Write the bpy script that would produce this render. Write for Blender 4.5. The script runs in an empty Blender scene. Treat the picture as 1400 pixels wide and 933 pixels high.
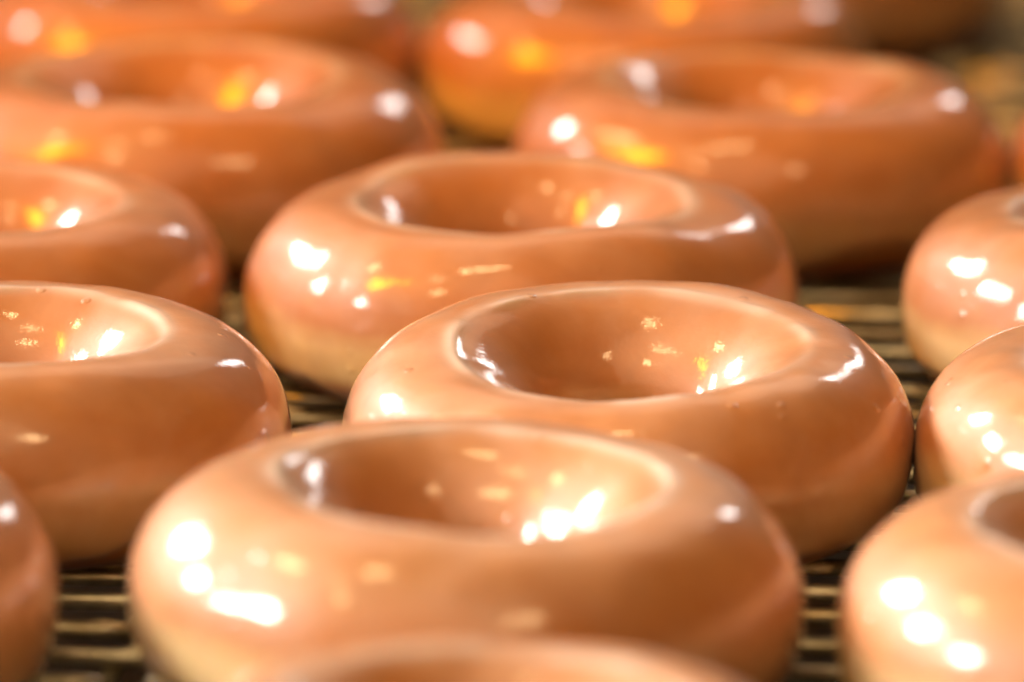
import bpy, bmesh, math, random
from mathutils import Vector, Matrix, noise

scene = bpy.context.scene
C = scene.collection

# ------------------------------------------------------------------ camera
R0 = 0.045
PITCH = math.radians(14.0)
cam_data = bpy.data.cameras.new('camera')
cam = bpy.data.objects.new('camera', cam_data)
C.objects.link(cam)
cam.location = (-0.0187, -0.82596, 0.23497)
cam.rotation_euler = (math.pi / 2 - PITCH, 0, 0)
cam_data.sensor_width = 36
cam_data.lens = 188.1
cam_data.clip_start = 0.02
cam_data.clip_end = 20
cam_data.dof.use_dof = True
cam_data.dof.focus_distance = 0.858
cam_data.dof.aperture_fstop = 9.0
scene.camera = cam

# ------------------------------------------------------------------ world
world = bpy.data.worlds.new('World')
scene.world = world
world.use_nodes = True
bg = world.node_tree.nodes['Background']
bg.inputs['Color'].default_value = (0.74, 0.36, 0.11, 1)
bg.inputs['Strength'].default_value = 0.13

# ------------------------------------------------------------------ view
vs = scene.view_settings
vs.view_transform = 'Standard'
vs.look = 'None'
vs.gamma = 1
vs.use_curve_mapping = False
vs.exposure = 0.37
scene.cycles.use_denoising = True
scene.cycles.max_bounces = 8

# ------------------------------------------------------------------ lamps
def area(name, direction, dist, size, power, color, target=(0, 0, 0.02), size_y=None):
    l = bpy.data.lights.new(name, 'AREA')
    l.energy = power
    l.color = color
    l.shape = 'RECTANGLE' if size_y else 'SQUARE'
    l.size = size
    if size_y:
        l.size_y = size_y
    o = bpy.data.objects.new(name, l)
    C.objects.link(o)
    d = Vector(direction).normalized()
    o.location = Vector(target) + d * dist
    o.rotation_euler = d.to_track_quat('Z', 'Y').to_euler()
    return o

def bulb(name, direction, dist, radius, power, color, target=(0, 0, 0.02)):
    l = bpy.data.lights.new(name, 'POINT')
    l.energy = power
    l.color = color
    l.shadow_soft_size = radius
    o = bpy.data.objects.new(name, l)
    C.objects.link(o)
    o.location = Vector(target) + Vector(direction).normalized() * dist
    return o

def aim(az, el):
    """direction from azimuth (0 = away from the camera, negative = left) and elevation, in degrees"""
    a, e = math.radians(az), math.radians(el)
    return (math.sin(a) * math.cos(e), math.cos(a) * math.cos(e), math.sin(e))

WHITE = (1.0, 0.93, 0.85)
WARM = (1.0, 0.65, 0.30)
for az, el in ((-46, 24), (-70, 24), (-92, 23)):                 # three big white panels on the left
    o = area('panel_lamp', aim(az, el), 1.6, 0.25, 0.29, WHITE, target=(0.12, -0.155, 0.02))
    o.data.spread = math.radians(20)
for az, el, pw in ((-62, 51, 11), (-70, 80, 10), (-128, 55, 10), (152, 57, 8), (-100, 66, 5)):
    bulb('ceiling_bulb', aim(az, el), 1.8, 0.08, pw * 0.75, WARM)
area('window_light', aim(18, 20), 2.4, 0.12, 1.6, (1.0, 0.98, 0.95), size_y=0.34)
area('ceiling_light', (-0.1, 0.80, 0.60), 1.9, 1.7, 2.0, (1.0, 0.78, 0.56), size_y=0.8)
area('overhead_fill', aim(-140, 58), 1.3, 1.4, 5.0, (1.0, 0.72, 0.42), target=(0.05, -0.2, 0))  # added soft fill for the shaded fronts, not a fixture

# added orange light that tints the far left doughnuts, no real lamp
o = area('orange_wash', aim(-100, 48), 1.0, 0.58, 1.05, (1.0, 0.33, 0.0), target=(-0.25, 0.33, 0.03))
o.data.spread = math.radians(25)


# ------------------------------------------------------------------ helpers
def tag(o, label=None, cat=None, group=None, kind=None):
    if label: o['label'] = label
    if cat: o['category'] = cat
    if group: o['group'] = group
    if kind: o['kind'] = kind
    return o

def empty(name, loc=(0, 0, 0), rot=(0, 0, 0)):
    o = bpy.data.objects.new(name, None)
    o.empty_display_size = 0.01
    C.objects.link(o)
    o.location = loc
    o.rotation_euler = rot
    return o

def mesh_obj(name, verts, faces, mat, parent=None, smooth=True):
    me = bpy.data.meshes.new(name)
    me.from_pydata(verts, [], faces)
    me.update()
    if smooth:
        me.polygons.foreach_set('use_smooth', [True] * len(me.polygons))
    me.materials.append(mat)
    o = bpy.data.objects.new(name, me)
    C.objects.link(o)
    o.parent = parent
    return o

def new_mat(name):
    m = bpy.data.materials.new(name)
    m.use_nodes = True
    nt = m.node_tree
    return m, nt, nt.nodes['Principled BSDF']

def nd(nt, typ, **kw):
    n = nt.nodes.new(typ)
    for k, v in kw.items():
        setattr(n, k, v)
    return n

# ------------------------------------------------------------------ materials
def pastry_material(name, glazed):
    m, nt, p = new_mat(name)
    L = nt.links.new
    tc = nd(nt, 'ShaderNodeTexCoord')
    sep = nd(nt, 'ShaderNodeSeparateXYZ')
    L(tc.outputs['Object'], sep.inputs[0])
    info = nd(nt, 'ShaderNodeObjectInfo')
    # each doughnut gets its own patch of noise
    off = nd(nt, 'ShaderNodeVectorMath', operation='ADD')
    L(tc.outputs['Object'], off.inputs[0])
    L(info.outputs['Location'], off.inputs[1])
    n1 = nd(nt, 'ShaderNodeTexNoise')
    n1.inputs['Scale'].default_value = 45
    n1.inputs['Detail'].default_value = 3
    L(off.outputs[0], n1.inputs['Vector'])
    # height above the belt, wobbling with the noise, picks the crust tone
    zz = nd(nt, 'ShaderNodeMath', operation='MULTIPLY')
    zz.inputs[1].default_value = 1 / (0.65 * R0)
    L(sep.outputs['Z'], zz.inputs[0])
    wob = nd(nt, 'ShaderNodeMath', operation='MULTIPLY_ADD')
    wob.inputs[1].default_value = 0.22
    L(n1.outputs['Fac'], wob.inputs[0])
    L(zz.outputs[0], wob.inputs[2])
    sh = nd(nt, 'ShaderNodeMath', operation='SUBTRACT')
    sh.inputs[1].default_value = 0.11
    L(wob.outputs[0], sh.inputs[0])
    ramp = nd(nt, 'ShaderNodeValToRGB')
    L(sh.outputs[0], ramp.inputs[0])
    cr = ramp.color_ramp
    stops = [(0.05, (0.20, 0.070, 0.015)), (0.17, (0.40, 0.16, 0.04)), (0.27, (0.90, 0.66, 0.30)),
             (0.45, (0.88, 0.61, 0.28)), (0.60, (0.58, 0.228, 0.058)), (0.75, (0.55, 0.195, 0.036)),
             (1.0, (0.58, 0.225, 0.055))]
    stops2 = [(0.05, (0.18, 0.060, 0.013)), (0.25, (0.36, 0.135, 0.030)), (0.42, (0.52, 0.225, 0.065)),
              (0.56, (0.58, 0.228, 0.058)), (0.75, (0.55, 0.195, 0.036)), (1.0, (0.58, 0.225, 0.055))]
    def fill(cr, stops):
        while len(cr.elements) < len(stops):
            cr.elements.new(0.5)
        for e, (pos, col) in zip(cr.elements, stops):
            e.position = pos
            e.color = (*col, 1)
    fill(cr, stops)
    ramp2 = nd(nt, 'ShaderNodeValToRGB')
    L(sh.outputs[0], ramp2.inputs[0])
    fill(ramp2.color_ramp, stops2)
    # pale band mostly on the left side, browner crust on the other
    nb = nd(nt, 'ShaderNodeTexNoise')
    nb.inputs['Scale'].default_value = 22
    L(off.outputs[0], nb.inputs['Vector'])
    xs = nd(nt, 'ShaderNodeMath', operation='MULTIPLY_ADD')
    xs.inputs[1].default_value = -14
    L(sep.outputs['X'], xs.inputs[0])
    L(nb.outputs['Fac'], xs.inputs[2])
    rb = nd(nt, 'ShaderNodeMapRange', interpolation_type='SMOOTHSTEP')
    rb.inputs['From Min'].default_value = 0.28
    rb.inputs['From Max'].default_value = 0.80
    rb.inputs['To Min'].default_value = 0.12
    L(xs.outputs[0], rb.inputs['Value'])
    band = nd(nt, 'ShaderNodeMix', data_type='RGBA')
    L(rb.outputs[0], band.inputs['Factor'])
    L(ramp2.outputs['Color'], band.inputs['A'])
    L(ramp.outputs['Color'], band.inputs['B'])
    # fried mottling
    n2 = nd(nt, 'ShaderNodeTexNoise')
    n2.inputs['Scale'].default_value = 110
    n2.inputs['Detail'].default_value = 5
    n2.inputs['Roughness'].default_value = 0.6
    L(off.outputs[0], n2.inputs['Vector'])
    r2 = nd(nt, 'ShaderNodeMapRange')
    r2.inputs['From Min'].default_value = 0.35
    r2.inputs['From Max'].default_value = 0.7
    L(n2.outputs['Fac'], r2.inputs['Value'])
    mix = nd(nt, 'ShaderNodeMix', data_type='RGBA', blend_type='MULTIPLY')
    mix.inputs['B'].default_value = (0.86, 0.80, 0.72, 1)
    L(r2.outputs[0], mix.inputs['Factor'])
    L(band.outputs['Result'], mix.inputs['A'])
    last = mix.outputs['Result']
    if glazed:
        # a thin milky sugar film, thicker in drifts
        n3 = nd(nt, 'ShaderNodeTexNoise')
        n3.inputs['Scale'].default_value = 60
        n3.inputs['Detail'].default_value = 4
        n3.inputs['Distortion'].default_value = 0.8
        L(off.outputs[0], n3.inputs['Vector'])
        r3 = nd(nt, 'ShaderNodeMapRange')
        r3.inputs['From Min'].default_value = 0.30
        r3.inputs['From Max'].default_value = 0.85
        r3.inputs['To Min'].default_value = 0.0
        r3.inputs['To Max'].default_value = 0.24
        L(n3.outputs['Fac'], r3.inputs['Value'])
        att = nd(nt, 'ShaderNodeAttribute', attribute_name='ridge_sheen')  # pale rim tone, partly a painted highlight
        ad = nd(nt, 'ShaderNodeMath', operation='MULTIPLY_ADD')
        ad.inputs[1].default_value = 0.75
        L(att.outputs['Fac'], ad.inputs[0])
        L(r3.outputs[0], ad.inputs[2])
        film = nd(nt, 'ShaderNodeMix', data_type='RGBA')
        film.inputs['B'].default_value = (0.74, 0.58, 0.47, 1)
        L(ad.outputs[0], film.inputs['Factor'])
        L(last, film.inputs['A'])
        last = film.outputs['Result']
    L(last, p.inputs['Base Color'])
    p.inputs['Subsurface Weight'].default_value = 0.12
    p.inputs['Subsurface Radius'].default_value = (1.0, 0.45, 0.2)
    p.inputs['Subsurface Scale'].default_value = 0.004
    # relief: fine sugar grain and slight waviness
    g = nd(nt, 'ShaderNodeTexNoise')
    g.inputs['Scale'].default_value = 1500 if glazed else 500
    g.inputs['Detail'].default_value = 3
    L(off.outputs[0], g.inputs['Vector'])
    b1 = nd(nt, 'ShaderNodeBump')
    b1.inputs['Strength'].default_value = 0.06 if glazed else 0.25
    b1.inputs['Distance'].default_value = 0.0006
    L(g.outputs['Fac'], b1.inputs['Height'])
    w = nd(nt, 'ShaderNodeTexNoise')
    w.inputs['Scale'].default_value = 130
    w.inputs['Detail'].default_value = 2
    L(off.outputs[0], w.inputs['Vector'])
    b2 = nd(nt, 'ShaderNodeBump')
    b2.inputs['Strength'].default_value = 0.10 if glazed else 0.3
    b2.inputs['Distance'].default_value = 0.0012
    L(w.outputs['Fac'], b2.inputs['Height'])
    L(b1.outputs[0], b2.inputs['Normal'])
    nrm = b2.outputs[0]
    if glazed:
        # scattered pin-head bubbles caught in the sugar
        vo = nd(nt, 'ShaderNodeTexVoronoi')
        vo.inputs['Scale'].default_value = 260
        L(off.outputs[0], vo.inputs['Vector'])
        vr = nd(nt, 'ShaderNodeMapRange', interpolation_type='SMOOTHSTEP')
        vr.inputs['From Min'].default_value = 0.10
        vr.inputs['From Max'].default_value = 0.26
        vr.inputs['To Min'].default_value = 1.0
        vr.inputs['To Max'].default_value = 0.0
        L(vo.outputs['Distance'], vr.inputs['Value'])
        vs_ = nd(nt, 'ShaderNodeSeparateColor')
        L(vo.outputs['Color'], vs_.inputs[0])
        gt = nd(nt, 'ShaderNodeMath', operation='GREATER_THAN')
        gt.inputs[1].default_value = 0.90
        L(vs_.outputs[0], gt.inputs[0])
        mu = nd(nt, 'ShaderNodeMath', operation='MULTIPLY')
        L(vr.outputs[0], mu.inputs[0])
        L(gt.outputs[0], mu.inputs[1])
        b3 = nd(nt, 'ShaderNodeBump')
        b3.inputs['Strength'].default_value = 0.35
        b3.inputs['Distance'].default_value = 0.0005
        L(mu.outputs[0], b3.inputs['Height'])
        L(b2.outputs[0], b3.inputs['Normal'])
        nrm = b3.outputs[0]
    L(nrm, p.inputs['Normal'])
    if glazed:
        p.inputs['Roughness'].default_value = 0.52
        p.inputs['Specular IOR Level'].default_value = 0.7
        p.inputs['Sheen Weight'].default_value = 0.06
        p.inputs['Sheen Roughness'].default_value = 0.5
        p.inputs['Coat Weight'].default_value = 1.0
        p.inputs['Coat Roughness'].default_value = 0.07
        p.inputs['Coat IOR'].default_value = 1.5
        L(nrm, p.inputs['Coat Normal'])
    else:
        p.inputs['Roughness'].default_value = 0.5
        p.inputs['Coat Weight'].default_value = 0.4
        p.inputs['Coat Roughness'].default_value = 0.2
    return m

MAT_GLAZE = pastry_material('sugar_glaze', True)
MAT_DOUGH = pastry_material('fried_dough', False)

def metal(name, c1, c2, rough, metallic=1.0, scale=160):
    m, nt, p = new_mat(name)
    L = nt.links.new
    geo = nd(nt, 'ShaderNodeNewGeometry')
    n = nd(nt, 'ShaderNodeTexNoise')
    n.inputs['Scale'].default_value = scale
    n.inputs['Detail'].default_value = 5
    L(geo.outputs['Position'], n.inputs['Vector'])
    mx = nd(nt, 'ShaderNodeMix', data_type='RGBA')
    mr = nd(nt, 'ShaderNodeMapRange')
    mr.inputs['From Min'].default_value = 0.4
    mr.inputs['From Max'].default_value = 0.65
    L(n.outputs['Fac'], mr.inputs['Value'])
    L(mr.outputs[0], mx.inputs['Factor'])
    mx.inputs['A'].default_value = (*c1, 1)
    mx.inputs['B'].default_value = (*c2, 1)
    L(mx.outputs['Result'], p.inputs['Base Color'])
    p.inputs['Metallic'].default_value = metallic
    p.inputs['Roughness'].default_value = rough
    b = nd(nt, 'ShaderNodeBump')
    b.inputs['Strength'].default_value = 0.4
    b.inputs['Distance'].default_value = 0.0006
    L(n.outputs['Fac'], b.inputs['Height'])
    L(b.outputs[0], p.inputs['Normal'])
    return m

MAT_WIRE = metal('glaze_coated_steel_wire', (0.58, 0.54, 0.40), (0.34, 0.31, 0.21), 0.34, 0.8)
MAT_PAN = metal('dark_steel_pan', (0.035, 0.028, 0.022), (0.02, 0.016, 0.012), 0.45, 0.3, 40)

def residue_material():
    m, nt, p = new_mat('dried_glaze')
    p.inputs['Base Color'].default_value = (0.62, 0.46, 0.24, 1)
    p.inputs['Roughness'].default_value = 0.3
    p.inputs['Coat Weight'].default_value = 0.6
    n = nd(nt, 'ShaderNodeTexNoise')
    n.inputs['Scale'].default_value = 300
    r = nd(nt, 'ShaderNodeValToRGB')
    r.color_ramp.elements[0].color = (0.48, 0.36, 0.18, 1)
    r.color_ramp.elements[1].color = (0.80, 0.70, 0.50, 1)
    geo = nd(nt, 'ShaderNodeNewGeometry')
    nt.links.new(geo.outputs['Position'], n.inputs['Vector'])
    nt.links.new(n.outputs['Fac'], r.inputs[0])
    nt.links.new(r.outputs[0], p.inputs['Base Color'])
    return m
MAT_RESIDUE = residue_material()

# ------------------------------------------------------------------ conveyor
BELT_ROT = math.radians(-4.5)          # right-hand end lies a little nearer the camera
belt = tag(empty('conveyor_belt', (0, 0.05, 0), (0, 0, BELT_ROT)),
           'golden steel wire conveyor belt running under all the glazed doughnuts', 'conveyor belt')
PITCH_W = 0.0138
RW = 0.0014

def tube(path, r, sides=8):
    vs_, fs_ = [], []
    n = len(path)
    for i, pnt in enumerate(path):
        a = path[max(i - 1, 0)]
        b = path[min(i + 1, n - 1)]
        t = (b - a).normalized()
        u = t.cross(Vector((0, 0, 1)))
        if u.length < 1e-4:
            u = Vector((0, 1, 0))
        u.normalize()
        v = u.cross(t)
        for k in range(sides):
            an = 2 * math.pi * k / sides
            vs_.append(pnt + (u * math.cos(an) + v * math.sin(an)) * r)
    for i in range(n - 1):
        for k in range(sides):
            k2 = (k + 1) % sides
            fs_.append((i * sides + k, i * sides + k2, (i + 1) * sides + k2, (i + 1) * sides + k))
    fs_.append(tuple(range(sides)))
    fs_.append(tuple(reversed(range((n - 1) * sides, n * sides))))
    return [tuple(v) for v in vs_], fs_

def strand_path():
    """one strand of the belt: straight runs with a hook that reaches back round the next strand"""
    pts = []
    zc = -RW
    x = -0.45
    step = 0.060
    while x < 0.45:
        pts += [Vector((x, 0, zc)), Vector((x + 0.02, 0, zc)), Vector((x + 0.049, 0, zc))]
        h = PITCH_W + 2.1 * RW
        lo = zc - 2.0 * RW
        pts += [Vector((x + 0.0505, 0.0015, zc - 0.3 * RW)), Vector((x + 0.0512, 0.45 * h, lo)), Vector((x + 0.0516, 0.86 * h, lo)),
                Vector((x + 0.0526, 1.0 * h, zc - 0.8 * RW)), Vector((x + 0.0550, 1.04 * h, zc - 0.3 * RW)),
                Vector((x + 0.0574, 1.0 * h, zc - 0.8 * RW)), Vector((x + 0.0584, 0.86 * h, lo)),
                Vector((x + 0.0588, 0.45 * h, lo)), Vector((x + 0.0595, 0.0015, zc - 0.3 * RW))]
        x += step
    pts.append(Vector((x, 0, zc)))
    return pts

sv, sf = tube(strand_path(), RW)
strand0 = mesh_obj('wire', sv, sf, MAT_WIRE, belt)
rnd = random.Random(4)
NW = 58
for i in range(NW):
    o = strand0 if i == 0 else strand0.copy()
    if i:
        C.objects.link(o)
        o.parent = belt
    o.location = ((0.030 if i % 2 else 0.0) + rnd.uniform(-.001, .001), -0.32 + i * PITCH_W + rnd.uniform(-.0007, .0007), 0)

# blobs of dried glaze on the wires
bm = bmesh.new()
for k in range(1700):
    i = rnd.randrange(NW)
    y = -0.32 + i * PITCH_W + rnd.gauss(0, .0012)
    x = rnd.uniform(-0.22, 0.22)
    s = rnd.uniform(.0006, .0021)
    mtx = Matrix.Translation((x, y, -RW * rnd.uniform(.3, 1.2))) @ Matrix.Diagonal((s * rnd.uniform(1, 4), s, s * .8, 1))
    bmesh.ops.create_icosphere(bm, subdivisions=1, radius=1, matrix=mtx)
for f in bm.faces:
    f.smooth = True
me = bpy.data.meshes.new('glaze_residue')
bm.to_mesh(me); bm.free()
me.materials.append(MAT_RESIDUE)
ro = bpy.data.objects.new('glaze_residue', me)
C.objects.link(ro)
ro.parent = belt
ro['kind'] = 'stuff'

# the catch pan below the belt
pan = mesh_obj('drip_pan',
               [(-.6, -.45, -.045), (.6, -.45, -.045), (.6, .75, -.045), (-.6, .75, -.045),
                (-.6, -.45, -.049), (.6, -.45, -.049), (.6, .75, -.049), (-.6, .75, -.049)],
               [(0, 1, 2, 3), (7, 6, 5, 4), (0, 4, 5, 1), (1, 5, 6, 2), (2, 6, 7, 3), (3, 7, 4, 0)], MAT_PAN, None, False)
tag(pan, 'dark steel pan in shadow beneath the wire belt', 'pan', kind='structure')

# ------------------------------------------------------------------ doughnuts
NT, NP = 168, 84

def doughnut(loc, R, seed, label, tilt=(0, 0), hscale=1.0, rc=0.60, throat=0.20, lump=1.05):
    rn = random.Random(seed)
    ph = [rn.uniform(0, 6.283) for _ in range(12)]
    am = [rn.uniform(.5, 1) * lump for _ in range(12)]
    so_ = Vector((seed * 3.17, seed * 1.31, seed * 0.77))

    def surf(th, phi, off):
        # plan outline, crest radius and height all wander a little round the ring
        Ro = 1 + .012 * am[0] * math.cos(2 * th + ph[0]) + .009 * am[1] * math.cos(3 * th + ph[1]) + .004 * am[2] * math.cos(5 * th + ph[2])
        c = rc + .014 * am[3] * math.cos(2 * th + ph[3]) + .010 * am[4] * math.cos(3 * th + ph[4])
        hi = throat + .02 * am[5] * math.cos(2 * th + ph[5]) + .012 * am[6] * math.cos(3 * th + ph[6])
        zt = .340 * hscale * (1 + .03 * am[7] * math.cos(th + ph[7]) + .03 * am[8] * math.cos(2 * th + ph[8]) + .015 * am[9] * math.cos(4 * th + ph[9]))
        ze = .30
        cp, sp_ = math.cos(phi), math.sin(phi)
        hw = (Ro - c) if cp >= 0 else (c - hi)
        vh = zt if sp_ >= 0 else ze
        if sp_ >= 0:
            n_ = 2.0 if cp >= 0 else 1.72        # inner wall slopes like a bowl under a tight rim
        else:
            n_ = 2.6 if cp >= 0 else 2.0
        k = (abs(cp) ** n_ + abs(sp_) ** n_) ** (-1 / n_)
        r = c + hw * k * cp
        z = ze + vh * k * sp_
        p = Vector((r * math.cos(th), r * math.sin(th), z))
        q = p * 2.3 + so_
        d = noise.noise(q) * .016 * lump + noise.noise(q * 2.7) * .0045 * lump
        nx = cp / max(hw, .05); nz = sp_ / vh
        nl = math.hypot(nx, nz)
        nx /= nl; nz /= nl
        d = d + off
        if p.z < 0.05:
            d = min(d, 0)
        return Vector(((r + nx * d) * math.cos(th), (r + nx * d) * math.sin(th), max(z + nz * d, 0))) * R

    root = empty('glazed_doughnut', (loc[0], loc[1], 0), (math.radians(tilt[0]), math.radians(tilt[1]), 0))
    drop = R * .4 * (abs(math.sin(math.radians(tilt[0]))) + abs(math.sin(math.radians(tilt[1]))))
    root.location.z = drop + 0.0002
    tag(root, label, 'doughnut', 'glazed doughnuts on the wire belt')
    # dough: the closed ring
    v, f = [], []
    for i in range(NT):
        th = 2 * math.pi * i / NT
        for j in range(NP):
            v.append(surf(th, 2 * math.pi * j / NP, 0))
    for i in range(NT):
        for j in range(NP):
            i2, j2 = (i + 1) % NT, (j + 1) % NP
            f.append((i * NP + j, i2 * NP + j, i2 * NP + j2, i * NP + j2))
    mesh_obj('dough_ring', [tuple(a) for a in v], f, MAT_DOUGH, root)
    # glaze: a thin open skin over the top, running down to an uneven lower edge
    v, f = [], []
    NG = 150
    sheen_vals = []
    for i in range(NT):
        th = 2 * math.pi * i / NT
        e = Vector((math.cos(th) * 2.2, math.sin(th) * 2.2, seed * 2.1))
        edge = math.radians(-40 + 16 * noise.noise(e) + 9 * noise.noise(e * 2.6))
        inner = math.radians(208)
        for j in range(NG):
            s = j / (NG - 1)
            phi = edge + (inner - edge) * s
            ramp = min(1, s / .05, (1 - s) / .05)
            bead = .005 * math.exp(-((s - .045) / .03) ** 2)
            off = -.006 + (.016 + bead) * math.sin(ramp * math.pi / 2)
            # glaze gathers in a fine ridge where the ring turns down into the hollow
            e2 = Vector((math.cos(th) * 1.7, math.sin(th) * 1.7, seed * 4.3))
            rp = math.radians(98 + 6 * noise.noise(e2))
            amp = max(0.35, min(1, .75 + 1.1 * noise.noise(e2 * 1.9 + Vector((5, 0, 0)))))
            ridge = amp * math.exp(-((phi - rp) / math.radians(4.0)) ** 2)
            off += .009 * ridge
            sheen_vals.append(amp * math.exp(-((phi - rp) / math.radians(5.5)) ** 2))  # ceiling highlight along the rim put into colour, over the thicker glaze
            v.append(surf(th, phi, off))
    for i in range(NT):
        i2 = (i + 1) % NT
        for j in range(NG - 1):
            f.append((i * NG + j, i2 * NG + j, i2 * NG + j + 1, i * NG + j + 1))
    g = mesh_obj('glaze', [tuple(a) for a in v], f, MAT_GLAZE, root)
    at = g.data.attributes.new('ridge_sheen', 'FLOAT', 'POINT')
    at.data.foreach_set('value', sheen_vals)
    return root

DN = [
    # x, y, R, tilt(x,y), height, crest radius, throat, label
    (0.0000, -0.0015, 0.0450, (3.6, 0.0), 0.94, 0.68, 0.30, 'sharply focused glazed doughnut at the centre of the picture, behind the large front one'),
    (-0.0256, -0.0908, 0.0480, (0, 1.5), 0.98, 0.63, 0.30, 'large blurred glazed doughnut in front, its whole hollow seen, three white glints on its left'),
    (-0.0218, -0.1845, 0.0412, (0, 0), 1.10, 0.66, 0.30, 'nearest doughnut, only its blurred top edge showing at the bottom edge of the picture'),
    (-0.0171, 0.0950, 0.0486, (0, 0), 1.00, 0.66, 0.30, 'glazed doughnut directly behind the sharply focused one, with pale band low on its left'),
    (0.0300, 0.1992, 0.0485, (0, 0), 1.00, 0.66, 0.30, 'blurred orange-brown doughnut at upper right, whole hollow seen, beside the bare belt'),
    (-0.1008, -0.0010, 0.0460, (0.5, 1.5), 1.08, 0.62, 0.30, 'sharp doughnut cut by the left edge at mid height, left of the focused one'),
    (-0.1315, -0.0905, 0.0480, (0, 0), 1.00, 0.66, 0.30, 'dark blurred doughnut rim at the bottom left corner'),
    (-0.1157, 0.1005, 0.0468, (0, 1.0), 0.95, 0.66, 0.30, 'orange-tinted doughnut cut by the left edge, behind the sharp left one'),
    (-0.0828, 0.1992, 0.0512, (0, 0), 0.98, 0.66, 0.30, 'wide blurred orange doughnut at upper left with its hollow seen'),
    (0.0096, 0.3033, 0.0480, (0, 0), 0.98, 0.66, 0.30, 'blurred orange doughnut at the top centre, its hollow cut by the top edge'),
    (0.0978, 0.0840, 0.0478, (0, 0), 1.02, 0.66, 0.30, 'upper of two doughnuts cut by the right edge at mid height, with square white glints'),
    (0.0900, -0.0133, 0.0448, (0, 0), 1.02, 0.66, 0.30, 'lower of two doughnuts cut by the right edge at mid height, touching the focused one'),
    (0.0745, -0.1088, 0.0471, (0, 0), 0.95, 0.66, 0.30, 'blurred pale doughnut at the bottom right corner with part of its hollow seen'),
    (0.1268, 0.1905, 0.0485, (0, 0), 1.00, 0.66, 0.30, 'sliver of a blurred doughnut at the right edge behind the others'),
    (-0.0875, 0.3120, 0.0490, (0, 0), 1.00, 0.66, 0.30, 'soft orange doughnut cut by the top edge at the upper left corner'),
    (0.0460, 0.4120, 0.0500, (0, 0), 1.00, 0.66, 0.30, 'farthest dark orange doughnut at the top right, only its lower side showing'),
]
for i, (x, y, R, tilt, hs, rc, thr, label) in enumerate(DN):
    doughnut((x, y), R, i + 3, label, tilt, hs, rc, thr)
